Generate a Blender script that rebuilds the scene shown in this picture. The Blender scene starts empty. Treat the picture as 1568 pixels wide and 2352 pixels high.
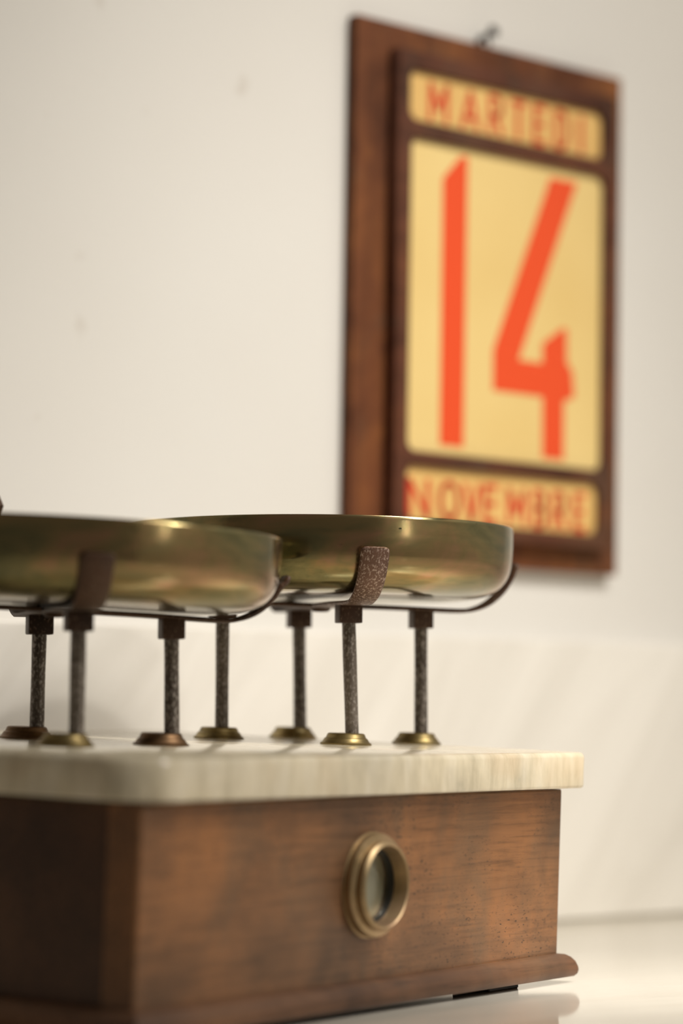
import bpy, bmesh, math, random
from mathutils import Matrix, Vector, noise

random.seed(4)
scene = bpy.context.scene
C = scene.collection
PI = math.pi

# ------------------------------------------------------------------ camera
CAM_Z = 0.16675
PITCH, ROLL = 0.06969, 0.01109
cam_d = bpy.data.cameras.new('camera')
cam_d.sensor_fit = 'VERTICAL'
cam_d.sensor_height = 36.0
cam_d.lens = 100.0
cam_d.clip_start = 0.05
cam_d.dof.use_dof = True
cam_d.dof.focus_distance = 1.71
cam_d.dof.aperture_fstop = 2.9
cam = bpy.data.objects.new('camera', cam_d)
cam.matrix_world = (Matrix.Translation((0, 0, CAM_Z)) @ Matrix.Rotation(PI / 2 + PITCH, 4, 'X')
                    @ Matrix.Rotation(ROLL, 4, 'Z'))
C.objects.link(cam)
scene.camera = cam

# ------------------------------------------------------------------ world
w = bpy.data.worlds.new('world')
scene.world = w
w.use_nodes = True
w.node_tree.nodes['Background'].inputs[0].default_value = (1.0, .86, .70, 1)
w.node_tree.nodes['Background'].inputs[1].default_value = 0.11

# ------------------------------------------------------------------ lights
def area(name, loc, target, sx, sy, power, col, spread=180):
    d = bpy.data.lights.new(name, 'AREA')
    d.shape = 'RECTANGLE'
    d.size, d.size_y, d.energy, d.color = sx, sy, power, col
    d.spread = math.radians(spread)
    o = bpy.data.objects.new(name, d)
    C.objects.link(o)
    o.matrix_world = Matrix.Translation(loc) @ (Vector(target) - Vector(loc)).to_track_quat('-Z', 'Y').to_matrix().to_4x4()
    return o

def spot(name, loc, target, power, col, deg, blend=1.0, radius=.06):
    d = bpy.data.lights.new(name, 'SPOT')
    d.energy, d.color, d.spot_size, d.spot_blend, d.shadow_soft_size = power, col, math.radians(deg), blend, radius
    o = bpy.data.objects.new(name, d)
    C.objects.link(o)
    o.matrix_world = Matrix.Translation(loc) @ (Vector(target) - Vector(loc)).to_track_quat('-Z', 'Y').to_matrix().to_4x4()
    return o

WARM = (1.0, 0.96, 0.90)
area('ceiling_panel', (1.55, 1.15, 1.95), (0.0, 1.95, 0.15), 0.7, 0.7, 6, WARM)
area('right_wall_fill', (1.75, 1.10, 2.25), (1.9, 1.3, 0.0), 0.7, 0.7, 29, WARM)  # added unseen fill, brightens the right wall that the pans reflect
spot('wall_downlight', (0.95, 1.35, 2.0), (0.02, 2.04, 0.10), 98, WARM, 35)
spot('counter_fill', (0.70, 1.35, 1.9), (0.24, 1.78, 0.0), 140, WARM, 14)  # added narrow fill that lifts the counter at the right
spot('track_spot', (1.6, 1.15, 2.3), (0.12, 2.20, 0.26), 72, WARM, 32, radius=.06)
spot('body_fill', (2.0, 0.75, 1.6), (0.02, 1.60, 0.10), 60, WARM, 26, radius=.06)  # added fill for the slab edge and the box front
spot('far_lamp', (1.75, 0.34, 0.42), (0.0, 1.7, 0.25), 1.6, (1.0, 1.0, 0.9), 50, radius=.016)

scene.view_settings.view_transform = 'Standard'
scene.view_settings.look = 'None'
scene.view_settings.gamma = 1.0
scene.view_settings.use_curve_mapping = False
scene.view_settings.exposure = 0.0

# ------------------------------------------------------------------ material helpers
def new_mat(name, base=(.5, .5, .5), rough=.5, metal=0.0, spec=.5, coat=0.0):
    m = bpy.data.materials.new(name)
    m.use_nodes = True
    b = m.node_tree.nodes['Principled BSDF']
    b.inputs['Base Color'].default_value = (*base, 1)
    b.inputs['Roughness'].default_value = rough
    b.inputs['Metallic'].default_value = metal
    b.inputs['Specular IOR Level'].default_value = spec
    b.inputs['Coat Weight'].default_value = coat
    return m, m.node_tree, b

def coords(nt, scale=(1, 1, 1), rot=(0, 0, 0), kind='Object'):
    tc = nt.nodes.new('ShaderNodeTexCoord')
    mp = nt.nodes.new('ShaderNodeMapping')
    mp.inputs['Scale'].default_value = scale
    mp.inputs['Rotation'].default_value = rot
    nt.links.new(tc.outputs[kind], mp.inputs['Vector'])
    return mp.outputs[0]

def scaled(nt, vec, scale):
    mp = nt.nodes.new('ShaderNodeMapping')
    mp.inputs['Scale'].default_value = scale
    nt.links.new(vec, mp.inputs['Vector'])
    return mp.outputs[0]

def noise_n(nt, vec, scale, detail=4, rough=.5, dist=0.0):
    n = nt.nodes.new('ShaderNodeTexNoise')
    n.inputs['Scale'].default_value = scale
    n.inputs['Detail'].default_value = detail
    n.inputs['Roughness'].default_value = rough
    n.inputs['Distortion'].default_value = dist
    nt.links.new(vec, n.inputs['Vector'])
    return n.outputs[0]

def ramp(nt, fac, stops, interp='LINEAR'):
    r = nt.nodes.new('ShaderNodeValToRGB')
    cr = r.color_ramp
    cr.interpolation = interp
    while len(cr.elements) < len(stops):
        cr.elements.new(.5)
    for e, (p, c) in zip(cr.elements, stops):
        e.position = p
        e.color = (*c, 1) if len(c) == 3 else c
    nt.links.new(fac, r.inputs[0])
    return r.outputs[0]

def mix(nt, fac, a, b, mode='MIX'):
    m = nt.nodes.new('ShaderNodeMix')
    m.data_type = 'RGBA'
    m.blend_type = mode
    for s, v in ((0, fac), (6, a), (7, b)):
        if hasattr(v, 'links'):
            nt.links.new(v, m.inputs[s])
        elif isinstance(v, (int, float)):
            m.inputs[s].default_value = v
        else:
            m.inputs[s].default_value = (*v, 1)
    return m.outputs[2]

def bump(nt, b, h, strength=.3, dist=.001):
    n = nt.nodes.new('ShaderNodeBump')
    n.inputs['Strength'].default_value = strength
    n.inputs['Distance'].default_value = dist
    nt.links.new(h, n.inputs['Height'])
    nt.links.new(n.outputs[0], b.inputs['Normal'])

def mulf(nt, fac, k):
    m = nt.nodes.new('ShaderNodeMath'); m.operation = 'MULTIPLY'; m.inputs[1].default_value = k
    nt.links.new(fac, m.inputs[0])
    return m.outputs[0]

def g(v):
    return (v, v, v)

# walnut of the scale body: grain runs along local X
def wood_mat(name, dark, mid, light, grain_scale=(3, 40, 60), rough=.36, pits=True, patch=9.0, gs=6.0, spec=.5):
    m, nt, b = new_mat(name, mid, rough, spec=spec)
    v = coords(nt, grain_scale)
    v2 = coords(nt, (1, 1, 1))
    gr = noise_n(nt, v, gs, 6, .65, .3)
    pt = noise_n(nt, v2, patch, 4, .55, .4)
    c1 = ramp(nt, pt, [(.30, dark), (.50, mid), (.72, light)])
    gc = ramp(nt, gr, [(.32, g(.50)), (.5, g(1.0)), (.72, g(1.18))])
    col = mix(nt, .7, c1, gc, 'MULTIPLY')
    fine = ramp(nt, noise_n(nt, v2, 45, 4, .6), [(.35, g(.72)), (.5, g(1))])
    col = mix(nt, .45, col, fine, 'MULTIPLY')
    stain = ramp(nt, noise_n(nt, coords(nt, (1.6, 1, 1)), 7.5, 5, .6, .6), [(.54, g(0)), (.70, g(1))])
    col = mix(nt, mulf(nt, stain, .45), col, tuple(d_ * .5 + m_ * .35 for d_, m_ in zip((dark[0], dark[0] * .85, dark[0] * .6), (mid[0], mid[0] * .72, mid[0] * .42))))
    if pits:
        pv = noise_n(nt, coords(nt, (150, 260, 420)), 2.0, 2, .5)
        region = ramp(nt, noise_n(nt, v2, 14, 2), [(.44, g(0)), (.60, g(1))])
        pc = ramp(nt, pv, [(.60, g(0)), (.72, g(1))])
        pm = nt.nodes.new('ShaderNodeMath'); pm.operation = 'MULTIPLY'
        nt.links.new(pc, pm.inputs[0]); nt.links.new(region, pm.inputs[1])
        col = mix(nt, pm.outputs[0], col, tuple(c * .55 for c in dark))
    nt.links.new(col, b.inputs['Base Color'])
    rr = ramp(nt, pt, [(.3, g(rough + .15)), (.7, g(rough - .06))])
    nt.links.new(rr, b.inputs['Roughness'])
    bump(nt, b, gr, .25, .0006)
    return m

M = {}
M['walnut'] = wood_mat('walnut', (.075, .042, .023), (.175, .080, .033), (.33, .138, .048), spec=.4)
M['walnut_dark_shaded'] = wood_mat('walnut_dark_shaded', (.030, .013, .006), (.065, .027, .011), (.13, .052, .019), rough=.5)  # darker walnut; the shade of the left end board is put into its colour
M['walnut_mould'] = wood_mat('walnut_mould', (.06, .030, .017), (.13, .062, .031), (.21, .10, .045), rough=.45, spec=.3, pits=False)
M['cal_wood'] = wood_mat('calendar_wood', (.075, .024, .010), (.15, .05, .018), (.25, .09, .026),
                         grain_scale=(50, 50, 3), rough=.6, pits=False, patch=14, gs=1.6, spec=.2)
M['cal_wood_h'] = wood_mat('calendar_wood_dark', (.06, .021, .011), (.11, .038, .019), (.16, .055, .022),
                           grain_scale=(3, 50, 50), rough=.6, pits=False, patch=12, gs=1.6, spec=.2)

def marble_mat(name, base, vein, rough, scale=(1, 1, 1), vein_w=.5, sc=5, rot=(0, 0, 0), streak=None, fade=(.40, .60)):
    m, nt, b = new_mat(name, base, rough)
    v = scaled(nt, coords(nt, (1, 1, 1), rot), scale)
    n1 = noise_n(nt, v, sc, 8, .62, .9)
    c = ramp(nt, n1, [(.30, vein), (fade[0], tuple(a * .5 + c_ * .5 for a, c_ in zip(vein, base))), (fade[1], base)])
    col = mix(nt, vein_w, base, c)
    if streak:
        sv = coords(nt, streak)
        s = ramp(nt, noise_n(nt, sv, 4, 5, .6, .2), [(.32, (.62, .58, .48)), (.50, (.88, .84, .74)), (.66, (1, .98, .94))])
        col = mix(nt, .75, col, s, 'MULTIPLY')
        tn = ramp(nt, noise_n(nt, coords(nt, (1, 1, 1)), 17, 3), [(.52, g(0)), (.68, g(1))])
        tint = nt.nodes.new('ShaderNodeMath'); tint.operation = 'MULTIPLY'; tint.inputs[1].default_value = .35
        nt.links.new(tn, tint.inputs[0])
        col = mix(nt, tint.outputs[0], col, (.50, .34, .19))
    nt.links.new(col, b.inputs['Base Color'])
    return m

M['slab'] = marble_mat('slab_marble', (.76, .69, .55), (.40, .38, .33), .16, sc=14, vein_w=.6, streak=(22, 22, 5))
M['splash'] = marble_mat('splash_marble', (.83, .795, .73), (.56, .52, .45), .28, scale=(5.0, 1, .9), sc=2.2, rot=(0, -.7, 0), vein_w=.6)
M['counter'] = marble_mat('counter_marble', (.80, .75, .65), (.56, .50, .40), .07, scale=(.5, 2.6, 1), sc=5, rot=(0, 0, .12), vein_w=.55)

m, nt, b = new_mat('wall_plaster', (.78, .75, .70), .5)
v = coords(nt)
col = ramp(nt, noise_n(nt, v, 2.2, 3, .5), [(.3, (.735, .705, .655)), (.7, (.785, .765, .72))])
sp = ramp(nt, noise_n(nt, v, 26, 2, .4), [(.22, (.80, .76, .72)), (.30, (1, 1, 1))])
col = mix(nt, .6, col, sp, 'MULTIPLY')
nt.links.new(col, b.inputs['Base Color'])
bump(nt, b, noise_n(nt, v, 60, 3), .06, .001)
M['wall'] = m

# brass with uneven patina; on the pans it also paints in blotchy room reflections
def brass_mat(name, cols, rough=(.16, .32), sc=9, vscale=(1, 1, 1), metal=.95):
    m, nt, b = new_mat(name, cols[1], rough[0], metal)
    v = coords(nt, vscale)
    n1 = noise_n(nt, v, sc, 5, .6, 1.1)
    col = ramp(nt, n1, [(.28, cols[0]), (.42, cols[1]), (.55, cols[2]), (.70, cols[3])])
    v2 = coords(nt, (vscale[0] * 2, vscale[1] * 2, vscale[2] * 14))
    br = noise_n(nt, v2, 8, 3, .6)
    col = mix(nt, .25, col, ramp(nt, br, [(.35, g(.7)), (.65, g(1.1))]), 'MULTIPLY')
    sp = ramp(nt, noise_n(nt, v, 110, 2, .5), [(.74, g(0)), (.79, g(1))])
    col = mix(nt, sp, col, tuple(c * .35 for c in cols[0]))
    nt.links.new(col, b.inputs['Base Color'])
    rr = ramp(nt, noise_n(nt, v, sc * 1.7, 4), [(.3, g(rough[0])), (.7, g(rough[1]))])
    nt.links.new(rr, b.inputs['Roughness'])
    bump(nt, b, noise_n(nt, v, 14, 2), .12, .002)
    return m

M['pan'] = brass_mat('pan_brass', [(.13, .13, .065), (.23, .205, .10), (.33, .245, .115), (.45, .26, .15)], rough=(.10, .24), sc=13, vscale=(1, 1, 2.6))
M['flange'] = brass_mat('flange_brass', [(.13, .10, .045), (.24, .18, .08), (.34, .26, .11), (.40, .29, .13)], rough=(.38, .52), sc=40)
M['flange_copper'] = brass_mat('flange_brass_reddish', [(.06, .035, .020), (.13, .078, .042), (.21, .125, .065), (.28, .165, .09)], rough=(.4, .55), sc=40)
M['bezel'] = brass_mat('bezel_brass', [(.22, .16, .08), (.36, .26, .14), (.42, .30, .17), (.50, .33, .20)], rough=(.40, .52), sc=20, metal=.85)

def iron_mat(name, dark, mid, speck, sc=90, thr=.58, metal=.55, rough=.5):
    m, nt, b = new_mat(name, mid, rough, metal)
    v = coords(nt, (1, 1, .5))
    col = ramp(nt, noise_n(nt, v, 25, 4), [(.35, dark), (.65, mid)])
    s = ramp(nt, noise_n(nt, v, sc * 9, 3, .6), [(thr - .06, g(0)), (thr + .06, g(1))])
    col = mix(nt, s, col, speck)
    nt.links.new(col, b.inputs['Base Color'])
    bump(nt, b, noise_n(nt, v, sc * 9, 3, .6), .35, .0003)
    return m

M['rust'] = iron_mat('rusted_iron', (.06, .030, .020), (.15, .078, .052), (.40, .30, .25), thr=.57, metal=.4, rough=.48)
M['rust_dark'] = iron_mat('dark_rusted_iron', (.035, .019, .012), (.095, .048, .028), (.22, .15, .11), thr=.64, metal=.4, rough=.52)
M['steel'] = iron_mat('worn_steel', (.085, .068, .055), (.22, .185, .155), (.42, .38, .34), thr=.57, metal=.5, rough=.42)
M['black_iron'] = new_mat('black_iron', (.02, .014, .012), .5, .3)[0]
M['tip'] = new_mat('filed_iron', (.55, .45, .33), .35, .8)[0]

m, nt, b = new_mat('yellow_card', (.86, .62, .22), .42)
v = coords(nt)
nt.links.new(ramp(nt, noise_n(nt, v, 7, 2), [(.3, (.76, .54, .20)), (.7, (.83, .62, .255))]), b.inputs['Base Color'])
M['yellow'] = m
m, nt, b = new_mat('yellow_card_aged', (.78, .46, .14), .45)
v = coords(nt)
nt.links.new(ramp(nt, noise_n(nt, v, 9, 3), [(.3, (.70, .42, .13)), (.7, (.82, .53, .18))]), b.inputs['Base Color'])
M['yellow_aged'] = m
M['red'] = new_mat('red_print', (.80, .085, .022), .5, spec=.2)[0]
M['red_small'] = new_mat('red_print_small', (.62, .05, .02), .5, spec=.2)[0]
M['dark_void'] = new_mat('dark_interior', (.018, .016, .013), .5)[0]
M['dial'] = new_mat('dial_backing', (.27, .245, .18), .5)[0]
mg = bpy.data.materials.new('clear_glass'); mg.use_nodes = True
nt = mg.node_tree; nt.nodes.clear()
o_ = nt.nodes.new('ShaderNodeOutputMaterial'); mx = nt.nodes.new('ShaderNodeMixShader')
tr = nt.nodes.new('ShaderNodeBsdfTransparent'); gs_ = nt.nodes.new('ShaderNodeBsdfGlossy'); lw = nt.nodes.new('ShaderNodeLayerWeight'); pw = nt.nodes.new('ShaderNodeMath'); fr = nt.nodes.new('ShaderNodeMath')
pw.operation = 'POWER'; pw.inputs[1].default_value = 3.0; fr.operation = 'MULTIPLY_ADD'; fr.inputs[1].default_value = .6; fr.inputs[2].default_value = .04
lw.inputs[0].default_value = .5; nt.links.new(lw.outputs['Facing'], pw.inputs[0]); nt.links.new(pw.outputs[0], fr.inputs[0])
gs_.inputs['Roughness'].default_value = .05; tr.inputs[0].default_value = (.95, .96, .93, 1)
nt.links.new(fr.outputs[0], mx.inputs[0]); nt.links.new(tr.outputs[0], mx.inputs[1]); nt.links.new(gs_.outputs[0], mx.inputs[2]); nt.links.new(mx.outputs[0], o_.inputs[0])
M['glass'] = mg

# ------------------------------------------------------------------ mesh helpers
def link(name, me, mat, parent=None, smooth=False, mw=None, angle=35):
    o = bpy.data.objects.new(name, me)
    C.objects.link(o)
    if mat is not None:
        me.materials.clear(); me.materials.append(mat)
    if parent is not None:
        o.parent = parent
    if smooth:
        for p in me.polygons:
            p.use_smooth = True
        me.set_sharp_from_angle(angle=math.radians(angle))
    return o

def from_bm(name, bm, mat, parent=None, smooth=True, root_mw=None, angle=35):
    """bm is in world coordinates when root_mw is given: stored in the root's own frame."""
    if root_mw is not None:
        bmesh.ops.transform(bm, matrix=root_mw.inverted(), verts=bm.verts)
    bmesh.ops.recalc_face_normals(bm, faces=bm.faces)
    me = bpy.data.meshes.new(name)
    bm.to_mesh(me)
    bm.free()
    return link(name, me, mat, parent, smooth, angle=angle)

def box_bm(x0, x1, y0, y1, z0, z1, bev=0.0, seg=2, frame=None):
    bm = bmesh.new()
    bmesh.ops.create_cube(bm, size=1)
    for v in bm.verts:
        v.co = Vector(((x0 + x1) / 2 + v.co.x * (x1 - x0), (y0 + y1) / 2 + v.co.y * (y1 - y0), (z0 + z1) / 2 + v.co.z * (z1 - z0)))
    if bev:
        bmesh.ops.bevel(bm, geom=bm.edges[:] + bm.verts[:], offset=bev, segments=seg, affect='EDGES', profile=.6)
    if frame is not None:
        bmesh.ops.transform(bm, matrix=frame, verts=bm.verts)
    return bm

def lathe_bm(prof, n=48, frame=None, closed=False):
    """prof list of (r, z). closed: ring profile joined end to start."""
    bm = bmesh.new()
    rings = []
    for r, z in prof:
        if r < 1e-6:
            rings.append([bm.verts.new((0, 0, z))])
        else:
            rings.append([bm.verts.new((r * math.cos(2 * PI * i / n), r * math.sin(2 * PI * i / n), z)) for i in range(n)])
    pairs = list(zip(rings, rings[1:])) + ([(rings[-1], rings[0])] if closed else [])
    for a, b_ in pairs:
        for i in range(n):
            j = (i + 1) % n
            if len(a) == 1 and len(b_) == 1:
                continue
            if len(a) == 1:
                bm.faces.new((a[0], b_[i], b_[j]))
            elif len(b_) == 1:
                bm.faces.new((a[i], b_[0], a[j]))
            else:
                bm.faces.new((a[i], b_[i], b_[j], a[j]))
    if frame is not None:
        bmesh.ops.transform(bm, matrix=frame, verts=bm.verts)
    return bm

def sweep_bm(path, section, cap=True):
    """path: list of (pos, right, up); section: list of (a, b) around the path."""
    bm = bmesh.new()
    rings = [[bm.verts.new(p + r * a + u * b_) for a, b_ in section] for p, r, u in path]
    k = len(section)
    for a, b_ in zip(rings, rings[1:]):
        for i in range(k):
            j = (i + 1) % k
            bm.faces.new((a[i], a[j], b_[j], b_[i]))
    if cap:
        bm.faces.new(rings[0]); bm.faces.new(rings[-1])
    return bm

def thing(name, label, cat, mw, group=None):
    o = bpy.data.objects.new(name, None)
    o.empty_display_size = .02
    C.objects.link(o)
    o.matrix_world = mw
    o['label'] = label
    o['category'] = cat
    if group:
        o['group'] = group
    return o

def tag(o, label, cat):
    o['label'] = label
    o['category'] = cat
    return o

# ------------------------------------------------------------------ setting: wall, counter, splash
THW = 0.7466                       # direction of the wall
YW = 2.17281
dw = Vector((math.cos(THW), math.sin(THW), 0))
nw = Vector((math.sin(THW), -math.cos(THW), 0))
WALL = Matrix(((dw.x, -nw.x, 0, 0), (dw.y, -nw.y, 0, YW), (0, 0, 1, 0), (0, 0, 0, 1)))   # local x along, y into wall, z up

def wall_obj(name, bm, mat, smooth=False):
    me = bpy.data.meshes.new(name)
    bmesh.ops.recalc_face_normals(bm, faces=bm.faces)
    bm.to_mesh(me); bm.free()
    o = link(name, me, mat, None, smooth)
    o.matrix_world = WALL
    return o

wl = wall_obj('wall_back', box_bm(-1.9, 1.87, 0.0, 0.12, -0.9, 2.4), M['wall'])
wl['kind'] = 'structure'
wr = wall_obj('wall_right', box_bm(1.75, 1.87, -3.2, -0.001, -0.9, 2.4), M['wall'])
wr['kind'] = 'structure'
wf = wall_obj('wall_front', box_bm(-0.5, 1.749, -3.2, -3.08, -0.9, 2.4), M['wall'])
wf['kind'] = 'structure'
fl = bpy.data.objects.new('floor', None)
bpy.data.objects.remove(fl)
fb = box_bm(-1.9, 1.87, -3.2, 0.12, -0.95, -0.9)
fl = wall_obj('floor', fb, new_mat('floor_tile', (.35, .31, .26), .5)[0])
fl['kind'] = 'structure'

ct = wall_obj('marble_countertop', box_bm(-1.9, 1.745, -1.35, -0.0, -0.03, 0.0, .003), M['counter'], True)
tag(ct, 'polished cream marble countertop with faint beige veins under the brass scale', 'countertop')
cb = wall_obj('counter_cabinet', box_bm(-1.85, 1.74, -1.28, -0.0, -0.9, -0.03, .003), M['walnut_dark_shaded'])
tag(cb, 'wooden cabinet carrying the marble countertop, below the frame', 'cabinet')
SPT = 0.0586 + CAM_Z
sb = wall_obj('marble_backsplash', box_bm(-1.9, 1.745, -0.02, 0.0, 0.0, SPT, .0025, 3), M['splash'], True)
tag(sb, 'pale marble backsplash slab with diagonal grey veins along the foot of the wall', 'backsplash')

# ------------------------------------------------------------------ calendar
CS = 0.00763
S0, Z0 = -0.00187, 0.1172 + CAM_Z
THC = 0.74534
dc = Vector((math.cos(THC), math.sin(THC), 0)); ncal = Vector((math.sin(THC), -math.cos(THC), 0))
CW, CH = 0.3055, 0.4204
ux = (dc * 1.0 + Vector((0, 0, -CS))).normalized()
uz = (dc * CS + Vector((0, 0, 1))).normalized()
org = Vector((0, YW, 0)) + dc * S0 + Vector((0, 0, Z0)) + ncal * 0.0105     # lower left corner of the back board's face
CAL = Matrix.Identity(4)
for i in range(3):
    CAL[i][0] = ux[i]; CAL[i][1] = -ncal[i]; CAL[i][2] = uz[i]; CAL[i][3] = org[i]
cal = thing('wall_calendar', 'dark wooden perpetual calendar reading MARTEDI 14 NOVEMBRE hanging crooked on the wall', 'calendar', CAL)

def rounded_rect(x0, x1, z0, z1, r, n=5):
    pts = []
    for cx, cz, a0 in ((x1 - r, z0 + r, -90), (x1 - r, z1 - r, 0), (x0 + r, z1 - r, 90), (x0 + r, z0 + r, 180)):
        for i in range(n + 1):
            a = math.radians(a0 + 90 * i / n)
            pts.append((cx + r * math.cos(a), cz + r * math.sin(a)))
    return pts

def plate_from_loops(name, loops, thick, bev, mat, parent, y_front):
    """2D filled curve (x,z) with holes, extruded; front face at y = y_front."""
    cu = bpy.data.curves.new(name, 'CURVE')
    cu.dimensions = '2D'; cu.fill_mode = 'BOTH'
    cu.extrude = thick / 2 - bev; cu.bevel_depth = bev; cu.bevel_resolution = 1; cu.offset = -bev
    for lp in loops:
        s = cu.splines.new('POLY')
        s.points.add(len(lp) - 1)
        for p, (x, z) in zip(s.points, lp):
            p.co = (x, z, 0, 1)
        s.use_cyclic_u = True
    t = bpy.data.objects.new('tmp', cu)
    C.objects.link(t)
    dg = bpy.context.evaluated_depsgraph_get()
    me = bpy.data.meshes.new_from_object(t.evaluated_get(dg))
    bpy.data.objects.remove(t); bpy.data.curves.remove(cu)
    me.name = name
    # local (x, z, depth) -> (x, y, z)
    me.transform(Matrix(((1, 0, 0, 0), (0, 0, -1, y_front + thick / 2), (0, 1, 0, 0), (0, 0, 0, 1))))
    return link(name, me, mat, parent, False)

RT = 0.012           # the raised board stands this far in front of the back board
bb = box_bm(0, CW, 0, 0.010, 0, CH, .0015)
from_bm('backboard', bb, M['cal_wood'], cal, False)
day = (0.0473, 0.2712, 0.3440, 0.3838)
date = (0.0495, 0.2730, 0.0847, 0.3303)
month = (0.0490, 0.2690, 0.0312, 0.0735)
loops = [[(0.0355, 0.0200), (0.2860, 0.0200), (0.2860, 0.3985), (0.0355, 0.3985)]]
for r_ in (day, date, month):
    loops.append(rounded_rect(*r_[:2], *r_[2:], .008)[::-1])
plate_from_loops('raised_board', loops, RT, .0008, M['cal_wood_h'], cal, -RT)
def card(name, r_, mat, pad=.004, y=-RT + .004):
    x0, x1, z0, z1 = r_
    return from_bm(name, box_bm(x0 - pad, x1 + pad, y, y + .0012, z0 - pad, z1 + pad), mat, cal, False)
cy = -RT + .0035
c_day = card('day_card', day, M['yellow_aged']); c_day['label'] = 'yellow card printed MARTEDI'
c_date = card('date_card', date, M['yellow']); c_date['label'] = 'yellow card printed with a large red 14'
c_month = card('month_card', month, M['yellow_aged']); c_month['label'] = 'yellow card printed NOVEMBRE'

def poly_print(name, polys, mat, parent):
    bm = bmesh.new()
    for poly in polys:
        vs = [bm.verts.new((x, -RT + .0038, z)) for x, z in poly]
        f = bm.faces.new(vs)
        e = bmesh.ops.extrude_face_region(bm, geom=[f])
        for v_ in e['geom']:
            if isinstance(v_, bmesh.types.BMVert):
                v_.co.y += .0004
    bmesh.ops.triangulate(bm, faces=bm.faces)
    return from_bm(name, bm, mat, parent, False)

one = [(0.0876, 0.0921), (0.1140, 0.0921), (0.1146, 0.3238), (0.1074, 0.3238), (0.0872, 0.3030)]
four = [(0.2104, 0.3212), (0.2424, 0.3215), (0.1760, 0.1676), (0.2036, 0.1676), (0.2036, 0.1838), (0.2275, 0.1992), (0.2322, 0.1980),
        (0.2326, 0.1713), (0.2396, 0.1640), (0.2420, 0.1430), (0.2297, 0.1390), (0.2300, 0.0906), (0.2047, 0.0906), (0.2042, 0.1402), (0.1465, 0.1402), (0.1463, 0.1729)]
d1 = poly_print('numeral', [one], M['red'], c_date); d1['label'] = 'red numeral 1'
d2 = poly_print('numeral', [four], M['red'], c_date); d2['label'] = 'red numeral 4'

# letter glyphs as strokes in a unit box (x 0..1, z 0..1)
def stroke(p, q, wd):
    (x0, z0), (x1, z1) = p, q
    dx, dz = x1 - x0, z1 - z0
    l = math.hypot(dx, dz); nx, nz = -dz / l * wd / 2, dx / l * wd / 2
    return [(x0 + nx, z0 + nz), (x0 - nx, z0 - nz), (x1 - nx, z1 - nz), (x1 + nx, z1 + nz)]

def arc(cx, cz, rx, rz, a0, a1, n=10):
    return [(cx + rx * math.cos(math.radians(a0 + (a1 - a0) * i / n)), cz + rz * math.sin(math.radians(a0 + (a1 - a0) * i / n))) for i in range(n + 1)]

def glyph(ch):
    L = {
        'M': [[(0, 0), (0, 1)], [(0, 1), (.5, .3)], [(.5, .3), (1, 1)], [(1, 1), (1, 0)]],
        'A': [[(0, 0), (.5, 1)], [(.5, 1), (1, 0)], [(.22, .28), (.78, .28)]],
        'R': [[(0, 0), (0, 1)], [(0, 1)] + arc(.5, .74, .5, .26, 90, -90) + [(0, .48)], [(.45, .48), (1, 0)]],
        'T': [[(0, 1), (1, 1)], [(.5, 1), (.5, 0)]],
        'E': [[(0, 0), (0, 1)], [(0, 1), (1, 1)], [(0, .52), (.85, .52)], [(0, 0), (1, 0)]],
        'D': [[(0, 0), (0, 1)], [(0, 1)] + arc(.45, .5, .55, .5, 90, -90) + [(0, 0)]],
        'I': [[(.5, 0), (.5, 1)]],
        'N': [[(0, 0), (0, 1)], [(0, 1), (1, 0)], [(1, 0), (1, 1)]],
        'O': [arc(.5, .5, .5, .5, 0, 360, 20)],
        'V': [[(0, 1), (.5, 0)], [(.5, 0), (1, 1)]],
        'B': [[(0, 0), (0, 1)], [(0, 1)] + arc(.45, .76, .5, .24, 90, -90) + [(0, .52)], [(0, .52)] + arc(.5, .26, .5, .26, 90, -90) + [(0, 0)]],
    }
    return L[ch]

def letters(spec, z0, z1, wd, mat, parent):
    for ch, x0, x1 in spec:
        polys = []
        for pl in glyph(ch):
            h = wd / 2
            pts = [(x0 + h + p[0] * (x1 - x0 - 2 * h), z0 + h + p[1] * (z1 - z0 - 2 * h)) for p in pl]
            for a, b_ in zip(pts, pts[1:]):
                if math.hypot(b_[0] - a[0], b_[1] - a[1]) < 1e-6:
                    continue
                ex, ez = b_[0] - a[0], b_[1] - a[1]
                l = math.hypot(ex, ez); k = wd * .25 / l
                polys.append(stroke((a[0] - ex * k, a[1] - ez * k), (b_[0] + ex * k, b_[1] + ez * k), wd))
        o = poly_print('letter', polys, mat, parent)
        o['label'] = 'red letter ' + ch
letters([('M', .0700, .0925), ('A', .1060, .1275), ('R', .1373, .1545), ('T', .1625, .1810), ('E', .1895, .2050), ('D', .2150, .2325), ('I', .2437, .2500)],
        .3460, .3790, .0043, M['red_small'], c_day)
letters([('N', .0525, .0778), ('O', .0870, .1115), ('V', .1140, .1345), ('E', .1370, .1545), ('M', .1640, .1865), ('B', .1940, .2110), ('R', .2170, .2345), ('E', .2425, .2580)],
        .0325, .0650, .0047, M['red_small'], c_month)
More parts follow.
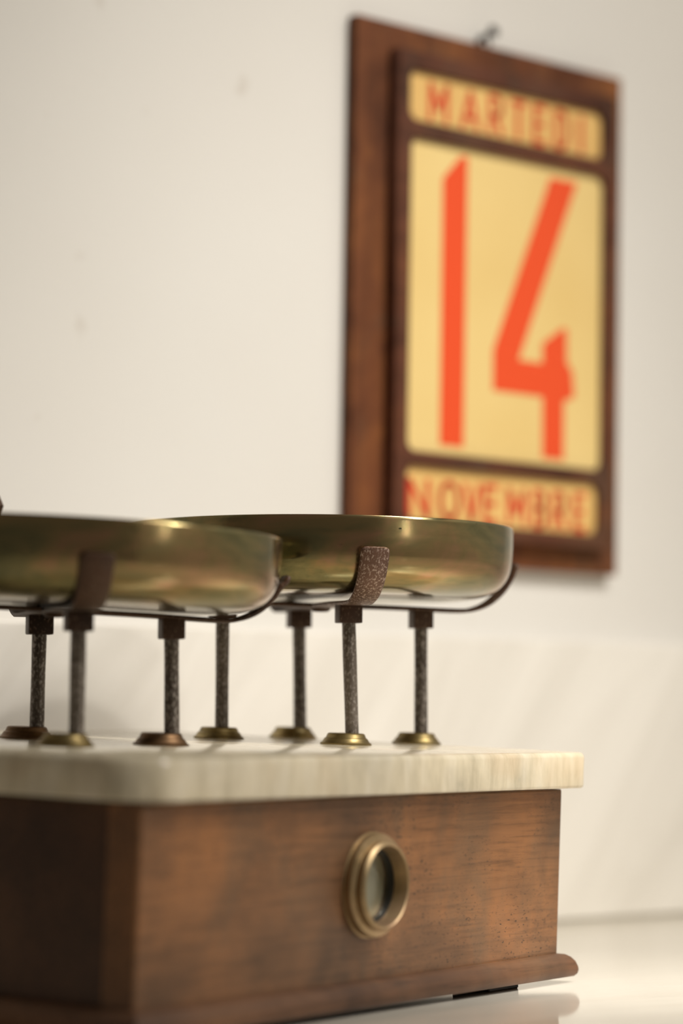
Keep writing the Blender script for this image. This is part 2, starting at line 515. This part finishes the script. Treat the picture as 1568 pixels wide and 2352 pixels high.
# hanging eye on the calendar, nail in the wall
bm = bmesh.new()
R0, r0 = .0055, .0013
for i in range(20):
    for j in range(8):
        a, b_ = 2 * PI * i / 20, 2 * PI * j / 8
        bm.verts.new((.1453 + (R0 + r0 * math.cos(b_)) * math.cos(a), .006 + r0 * math.sin(b_), CH + .0035 + (R0 + r0 * math.cos(b_)) * math.sin(a)))
bm.verts.ensure_lookup_table()
for i in range(20):
    for j in range(8):
        bm.faces.new([bm.verts[q_] for q_ in (i * 8 + j, ((i + 1) % 20) * 8 + j, ((i + 1) % 20) * 8 + (j + 1) % 8, i * 8 + (j + 1) % 8)])
from_bm('hanging_eye', bm, M['black_iron'], cal)
eye = CAL @ Vector((.1453, .006, CH + .0075))
nm = Matrix.Identity(4)
ax = Vector((nw.x, nw.y, .35)).normalized()
nm = Matrix.Translation(eye - ax * .013) @ ax.to_track_quat('Z', 'Y').to_matrix().to_4x4()
bm = lathe_bm([(0, 0), (.0018, .0), (.0018, .023), (.0048, .0235), (.0052, .0248), (.0038, .0268), (0, .0275)], 16)
nail = from_bm('nail', bm, M['black_iron'])
nail.matrix_world = nm
tag(nail, 'small dark nail in the wall above the wooden calendar', 'nail')

# ------------------------------------------------------------------ the scale
TH, G = 1.00323, 0.02774
d = Vector((math.cos(TH), math.sin(TH), 0))
n = Vector((math.sin(TH), -math.cos(TH), 0))
inn = Vector((-n.x * math.cos(G), -n.y * math.cos(G), math.sin(G)))
up = inn.cross(d); up = up if up.z > 0 else -up
SLT, SLH, BODYH, MH, OV, MO = 0.02213, 0.02213, 0.10216, 0.01503, 0.0115, 0.0100
LB, WB = 0.44, 0.318           # body length and depth
Nw = Vector((-0.09651, 1.40911, CAM_Z - 0.04618 + SLT))      # near corner at slab-top level
# local frame: x along the long side from the near corner, y inward, z up from slab top
SF = Matrix.Identity(4)
for i in range(3):
    SF[i][0] = d[i]; SF[i][1] = inn[i]; SF[i][2] = up[i]; SF[i][3] = Nw[i]
basep = SF @ Vector((LB / 2, WB / 2, -(SLH + BODYH + MH)))
ROOT = SF.copy()
ROOT.translation = basep
scale_root = thing('counter_scale', 'antique shop balance scale with walnut box, marble top and rusty pan supports', 'scale', ROOT)

def spart(name, bm, mat, parent=scale_root, smooth=True, angle=35, local=True):
    if local:
        bmesh.ops.transform(bm, matrix=SF, verts=bm.verts)
    return from_bm(name, bm, mat, parent, smooth, ROOT, angle)

def slab_outline(x0, x1, y0, y1, rs, n=8):
    # corners: near-left(x0,y0), near-right(x1,y0), far-right, far-left
    pts = []
    for cx, cy_, a0, r in ((x0 + rs[0], y0 + rs[0], 180, rs[0]), (x1 - rs[1], y0 + rs[1], 270, rs[1]), (x1 - rs[2], y1 - rs[2], 0, rs[2]), (x0 + rs[3], y1 - rs[3], 90, rs[3])):
        for i in range(n + 1):
            a = math.radians(a0 + 90 * i / n)
            pts.append((cx + r * math.cos(a), cy_ + r * math.sin(a)))
    return pts

def loft_outline(fn, levels):
    """fn(inset) -> outline pts; levels list of (inset, z)."""
    bm = bmesh.new()
    rings = [[bm.verts.new((x, y, z)) for x, y in fn(ins)] for ins, z in levels]
    k = len(rings[0])
    for a, b_ in zip(rings, rings[1:]):
        for i in range(k):
            j = (i + 1) % k
            bm.faces.new((a[i], a[j], b_[j], b_[i]))
    bm.faces.new(rings[0][::-1]); bm.faces.new(rings[-1])
    return bm

def slab_fn(ins):
    return slab_outline(-OV + ins, LB + OV - ins, -OV + ins, WB + OV - ins, (.032 - ins, .007 - ins * .8, .012 - ins, .03 - ins), 10)
bm = loft_outline(slab_fn, [(.0012, -SLH), (.0003, -SLH + .0008), (0, -SLH + .002), (.0002, -SLH * .5), (0, -.0034), (.0005, -.0018), (.0015, -.0006), (.0030, 0)])
ms = spart('marble_top', bm, M['slab'], angle=50)
ms['label'] = 'cream veined marble slab top with rounded corners'

zt, zb = -SLH - .0012, -SLH - BODYH
BT = .020
def board(name, x0, x1, y0, y1, mat, bev=.0012):
    bm = box_bm(x0, x1, y0, y1, zb - .002, zt, bev, 2)
    return spart(name, bm, mat)
# front board with a round hole for the sight window
WX, WZ, WR = 0.2165, -0.0725, 0.0212
def front_board():
    bm = bmesh.new()
    k = 48
    def rect_pt(a):
        # ray from the window centre to the board's edge, keeping corners
        return None
    xs = (0.0, LB); zs = (zb - .002, zt)
    outer = []
    corners = [(xs[1], zs[1]), (xs[0], zs[1]), (xs[0], zs[0]), (xs[1], zs[0])]
    ring = [(WX + WR * math.cos(2 * PI * i / k), WZ + WR * math.sin(2 * PI * i / k)) for i in range(k)]
    for i in range(k):
        a = 2 * PI * i / k
        c, s = math.cos(a), math.sin(a)
        t = 1e9
        if c > 1e-9: t = min(t, (xs[1] - WX) / c)
        if c < -1e-9: t = min(t, (xs[0] - WX) / c)
        if s > 1e-9: t = min(t, (zs[1] - WZ) / s)
        if s < -1e-9: t = min(t, (zs[0] - WZ) / s)
        outer.append([WX + c * t, WZ + s * t])
    for cx, cz in corners:
        j = min(range(k), key=lambda q_: (outer[q_][0] - cx) ** 2 + (outer[q_][1] - cz) ** 2)
        outer[j] = [cx, cz]
    lay = []
    def vs(pts, y, ins=0.0):
        o = []
        for x, z in pts:
            if ins:
                x = min(max(x, xs[0] + ins), xs[1] - ins); z = min(max(z, zs[0] + ins), zs[1] - ins)
            o.append(bm.verts.new((x, y, z)))
        return o
    ri = vs(ring, BT); rf = vs(ring, 0.0)
    of = vs(outer, 0.0, .0012); om = vs(outer, .0012); ob = vs(outer, BT)
    for A, B in ((ri, rf), (rf, of), (of, om), (om, ob), (ob, ri)):
        for i in range(k):
            j = (i + 1) % k
            try:
                bm.faces.new((A[i], A[j], B[j], B[i]))
            except ValueError:
                pass
    return bm
fbo = spart('front_board', front_board(), M['walnut'], smooth=False)
eb = board('end_board', .0006, BT, BT + .0004, WB - BT, M['walnut_dark_shaded'])
eb['label'] = 'left end board, its shade put into a dark wood colour'
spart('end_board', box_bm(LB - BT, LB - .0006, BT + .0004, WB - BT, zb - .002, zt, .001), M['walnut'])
board('back_board', 0, LB, WB - BT + .0004, WB, M['walnut'])
spart('bottom_board', box_bm(.01, LB - .01, .01, WB - .01, zb - MH * .9, zb - .001, .001), M['walnut_dark_shaded'])
# rounded plinth moulding: one length per side with mitred ends
def moulding(side):
    prof = [(0, 0.0), (.35, -.001), (.62, -.0026), (.84, -.0052), (.97, -.0085), (1.0, -.0105), (.95, -.0128), (.80, -.0145), (.55, -.01503), (0, -.01503)]
    x0, x1, y0, y1 = 0, LB, 0, WB
    cs = {'front': ((x0, y0, -1, -1), (x1, y0, 1, -1)), 'right': ((x1, y0, 1, -1), (x1, y1, 1, 1)), 'back': ((x1, y1, 1, 1), (x0, y1, -1, 1)), 'left': ((x0, y1, -1, 1), (x0, y0, -1, -1))}[side]
    bm = bmesh.new()
    rings = []
    for cx, cy_, sx, sy in cs:
        rings.append([bm.verts.new((cx + sx * (o * MO - (.008 if i in (0, 9) else 0)), cy_ + sy * (o * MO - (.008 if i in (0, 9) else 0)), zb + z)) for i, (o, z) in enumerate(prof)])
    k = len(prof)
    for i in range(k):
        j = (i + 1) % k
        bm.faces.new((rings[0][i], rings[0][j], rings[1][j], rings[1][i]))
    bm.faces.new(rings[0]); bm.faces.new(rings[1][::-1])
    return bm
for sd in ('front', 'right', 'back', 'left'):
    spart('base_moulding', moulding(sd), M['walnut_mould'], angle=50)
# small feet, flat on the counter
for sx, sy in ((.375, .014), (.035, .014), (.375, WB - .03), (.035, WB - .03)):
    p = SF @ Vector((sx, sy, zb - MH * .9))
    bm = bmesh.new()
    bmesh.ops.create_cube(bm, size=1)
    rz = Matrix.Rotation(TH, 4, 'Z')
    for v_ in bm.verts:
        top = v_.co.z > 0
        v_.co = Vector((v_.co.x * .036, v_.co.y * .026, (p.z + .001) if top else 0.0))
    bmesh.ops.transform(bm, matrix=Matrix.Translation((p.x, p.y, 0)) @ rz, verts=bm.verts)
    bmesh.ops.bevel(bm, geom=[e_ for e_ in bm.edges], offset=.0006, segments=1, affect='EDGES')
    spart('foot', bm, M['black_iron'], local=False)

# sight window: bezel rings, glass, backing
WF = SF @ Matrix.Translation((WX, 0, WZ)) @ Matrix.Rotation(PI / 2, 4, 'X')      # +z of this frame points out of the board
bez = [(.0206, -.006), (.0206, .0030), (.0212, .0075), (.0222, .0110), (.0230, .0117), (.0240, .0111), (.0250, .0098), (.0250, .0066),
       (.0262, .0062), (.0284, .0058), (.0290, .0046), (.0290, .0026), (.0284, .0012), (.0296, .0008), (.0296, -.0002), (.0230, -.0002), (.0210, -.006)]
bo = spart('window_bezel', lathe_bm(bez, 72, WF, closed=True), M['bezel'], local=False, angle=28)
bo['label'] = 'round stepped brass window ring'
gl = lathe_bm([(0, .0012), (.0199, .0012), (.0199, .0004), (0, .0004)], 48, WF)
spart('glass_pane', gl, M['glass'], bo, local=False)
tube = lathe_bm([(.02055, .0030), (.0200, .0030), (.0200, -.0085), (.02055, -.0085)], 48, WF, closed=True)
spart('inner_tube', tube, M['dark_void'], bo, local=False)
bk = lathe_bm([(0, -.0030), (.0199, -.0030), (.0199, -.0040), (0, -.0040)], 48, WF)
dl = spart('dial', bk, M['dial'], bo, local=False)

# supports: iron cross of flat strips, bent up at the ends, on four columns
def slab_z(x, y):
    # height of the slab top below a world point
    nn = up
    return Nw.z - (nn.x * (x - Nw.x) + nn.y * (y - Nw.y)) / nn.z

def strip_section(wd, th, rr=.0009):
    return [(-wd / 2 + rr, -th / 2), (wd / 2 - rr, -th / 2), (wd / 2, -th / 2 + rr), (wd / 2, th / 2 - rr), (wd / 2 - rr, th / 2), (-wd / 2 + rr, th / 2), (-wd / 2, th / 2 - rr), (-wd / 2, -th / 2 + rr)]

def catmull(pts, m=5):
    out = []
    P = [pts[0]] + pts + [pts[-1]]
    for i in range(1, len(P) - 2):
        for k_ in range(m):
            t = k_ / m
            out.append(tuple(.5 * ((2 * P[i][c]) + (-P[i - 1][c] + P[i + 1][c]) * t + (2 * P[i - 1][c] - 5 * P[i][c] + 4 * P[i + 1][c] - P[i + 2][c]) * t * t
                                   + (-P[i - 1][c] + 3 * P[i][c] - 3 * P[i + 1][c] + P[i + 2][c]) * t ** 3) for c in range(2)))
    out.append(pts[-1])
    return out

def arm_bm(center, az, tiltx, prof, width, wtip):
    a = Vector((math.cos(az), math.sin(az), 0)); s = Vector((-math.sin(az), math.cos(az), 0))
    pp = catmull(prof)
    path = []
    for i, (r, z) in enumerate(pp):
        q0, q1 = pp[max(i - 1, 0)], pp[min(i + 1, len(pp) - 1)]
        t = Vector((q1[0] - q0[0], q1[1] - q0[1])).normalized()
        p = center + a * r + Vector((0, 0, z))
        p.z += tiltx * (p.x - center.x)
        u = a * (-t.y) + Vector((0, 0, t.x))
        f = min(1, max(0, (r - .09) / .04))
        path.append((p, s * (1 + f * (wtip / width - 1)), u))
    # rounded end: a few narrowing rings over the last millimetres
    p, s_, u = path[-1]
    tdir = (path[-1][0] - path[-2][0]).normalized()
    back = [(.0035, 1.0), (.0020, .965), (.0009, .90), (.0002, .80), (0, .66)]
    path = [q_ for q_ in path[:-1] if (q_[0] - p).length > .004]
    for dist, sc_ in back:
        path.append((p - tdir * dist, s_ * sc_, u))
    bm = sweep_bm(path, strip_section(width, .0026))
    # rounded tip: pinch the last rings
    return bm

FL_PROF = [(0, 0), (.0160, 0), (.0161, .0010), (.0148, .0018), (.0138, .0034), (.0134, .0040), (.0126, .0044), (.0119, .0060), (.0117, .0066), (.0108, .0072), (.0052, .0074), (0, .0074)]

def column_set(center, azs, rho, zbar, tiltx, flange_dx, col_dx_b, col_dx_t, kinds, fm):
    """four columns under the arms of one cross"""
    for k_, az in enumerate(azs):
        x = center.x + rho * math.cos(az); y = center.y + rho * math.sin(az)
        ztop = zbar + tiltx * (x - center.x) - .0010
        fx = x + flange_dx[k_]
        # brass flange lies on the slab: use the slab's tilt
        fz = slab_z(fx, y)
        F = SF.copy(); F.translation = Vector((fx, y, fz - .0002))
        xb, xt = x + col_dx_b[k_], x + col_dx_t[k_]
        zb_ = slab_z(xb, y) - .0002
        rad = .0043
        bm = bmesh.new()
        prof = []
        segs = 10
        rings = []
        h0, h1 = zb_, ztop - (0.0110 if kinds[k_] == 'block' else .0035)
        for i in range(segs + 1):
            t = i / segs
            cx = xb + (xt - xb) * t; cz = h0 + (h1 + .003 - h0) * t
            rr = rad * (1 + .025 * math.sin(7 * t + k_))
            rings.append([bm.verts.new((cx + rr * math.cos(2 * PI * j / 20), y + rr * math.sin(2 * PI * j / 20), cz)) for j in range(20)])
        for A, B in zip(rings, rings[1:]):
            for j in range(20):
                bm.faces.new((A[j], A[(j + 1) % 20], B[(j + 1) % 20], B[j]))
        bm.faces.new(rings[0][::-1]); bm.faces.new(rings[-1])
        co = spart('column', bm, M['steel'], local=False)
        spart('column_flange', lathe_bm(FL_PROF, 40, F), fm[k_], co, local=False, angle=28)
        rz = Matrix.Translation((xt, y, 0)) @ Matrix.Rotation(az, 4, 'Z')
        if kinds[k_] == 'block':
            bm = box_bm(-.0066, .0066, -.0074, .0074, ztop - .0118, ztop, .0008, 2, rz)
        else:
            bm = box_bm(-.0080, .0080, -.0080, .0080, ztop - .0102, ztop - .0060, .0012, 2, rz)
        spart('collar', bm, M['rust_dark'], co, local=False)

def support(center, az0, zbar, tiltx, h_tip, rt, mats, kind_mats=None):
    cen = bpy.data.objects.new('pan_support', None)
    prof = [(0, 0), (.05, 0), (rt - .0412, -.0006), (rt - .0292, .0006), (rt - .0187, .0050), (rt - .0102, .0125), (rt - .0047, .0205), (rt - .0020, h_tip * .85), (rt, h_tip)]
    hub = lathe_bm([(0, -.0042), (.0045, -.0040), (.0062, -.0028), (.0068, -.0012), (.0068, .0016), (0, .0016)], 24, Matrix.Translation(center + Vector((0, 0, zbar))))
    hb = spart('pan_support', hub, M['rust_dark'], local=False)
    hb['label'] = 'rusty iron cross of four strips bent up to cradle the pan'
    for k_ in range(4):
        az = az0 + k_ * PI / 2
        c2 = center + Vector((0, 0, zbar))
        if k_ % 2:
            c2.z -= .0002
        bm = arm_bm(c2, az, tiltx, prof, .0165, .0182)
        bm.verts.ensure_lookup_table()
        # shape the tip: rounded corners
        arm = spart('support_arm', bm, mats[k_ % 4], hb, local=False, angle=50)
    return hb

CR = Vector((-0.0127, 1.836, 0)); AZR = 0.2585
CL = Vector((-0.1610, 1.6035, 0)); AZL = 0.2667
ZBR = CAM_Z + .0674
ZBL = CAM_Z + .0546
TLR, TLL = -.012, -.037
azsR = [AZR + k_ * PI / 2 for k_ in range(4)]
azsL = [AZL + k_ * PI / 2 for k_ in range(4)]
support(CR, AZR, ZBR, TLR, .0315, .1312, [M['rust_dark'], M['rust_dark'], M['rust_dark'], M['rust']])
support(CL, AZL, ZBL, TLL, .0270, .1345, [M['rust_dark']] * 4)
# order: right, back, left, front
column_set(CR, azsR, .0651, ZBR, TLR, [.0, -.0014, -.0010, .0003], [.0030, .0035, .0008, .0044], [.0022, .0018, .0004, .0012],
           ['block', 'block', 'plate', 'block'], [M['flange'], M['flange'], M['flange'], M['flange']])
column_set(CL, azsL, .0651, ZBL, TLL, [-.0028, -.0042, 0, -.0038], [.0034, .0016, .001, .0021], [.0022, .0022, 0, .0022],
           ['block', 'block', 'plate', 'block'], [M['flange_copper'], M['flange_copper'], M['flange'], M['flange']])

# ------------------------------------------------------------------ pans
def pan(name, center, z_bottom, tx, ty, label, depth=.0455):
    outer = [(0, .0004), (.055, 0), (.088, .0002), (.102, .0016), (.1120, .0052), (.1183, .0108), (.1219, .0180), (.1233, .0260), (.12385, .0350), (.1239, .0455)]
    outer = [(0, .0004)] + catmull(outer[1:], 4)
    outer = [(r, z * depth / .0455) for r, z in outer]
    inner = [(max(r - .0012, 0), z + .0013) for r, z in outer[:-1]][::-1]
    prof = outer + [(.12345, depth + .0004), (.1229, depth + .0002)] + inner
    prof = [(r, z) for r, z in prof]
    prof[-1] = (0, .0017)
    bm = lathe_bm(prof, 160)
    # hand-beaten: slight unevenness
    for v_ in bm.verts:
        nz = noise.noise(Vector((v_.co.x * 22, v_.co.y * 22, v_.co.z * 30)))
        rr = math.hypot(v_.co.x, v_.co.y)
        if rr > .02:
            k_ = 1 + .0022 * nz
            v_.co.x *= k_; v_.co.y *= k_
    o = from_bm(name, bm, M['pan'], None, True, angle=60)
    zax = Vector((-tx, -ty, 1)).normalized()
    xax = Vector((1, 0, tx)).normalized()
    yax = zax.cross(xax)
    mw = Matrix.Identity(4)
    for i in range(3):
        mw[i][0] = xax[i]; mw[i][1] = yax[i]; mw[i][2] = zax[i]
    mw.translation = Vector((center.x, center.y, z_bottom))
    o.matrix_world = mw
    tag(o, label, 'scale pan')
    o['group'] = 'brass pans of the balance'
    return o
pan('scale_pan', CR, CAM_Z + .0715, .0016, -.0059, 'round brass weighing pan on the right support, in front of the calendar')
pan('scale_pan', CL + Vector((.0028, 0, 0)), CAM_Z + .0566, -.036, -.004, 'nearer brass weighing pan on the left support, cut off by the left edge', .0432)

# small iron weight in the left pan, only its edge reaches into the photograph
bm = lathe_bm([(0, 0), (.024, 0), (.026, .002), (.026, .030), (.022, .035), (.008, .038), (.006, .042), (.0095, .047), (.0115, .053), (.009, .059), (0, .061)], 32)
iw = from_bm('iron_weight', bm, M['rust_dark'])
iw.matrix_world = Matrix.Translation((-.2055, 1.63, CAM_Z + .0582 + .0040))
tag(iw, 'dark iron weight in the left pan, barely showing at the left edge', 'weight')
bpy.context.view_layer.update()
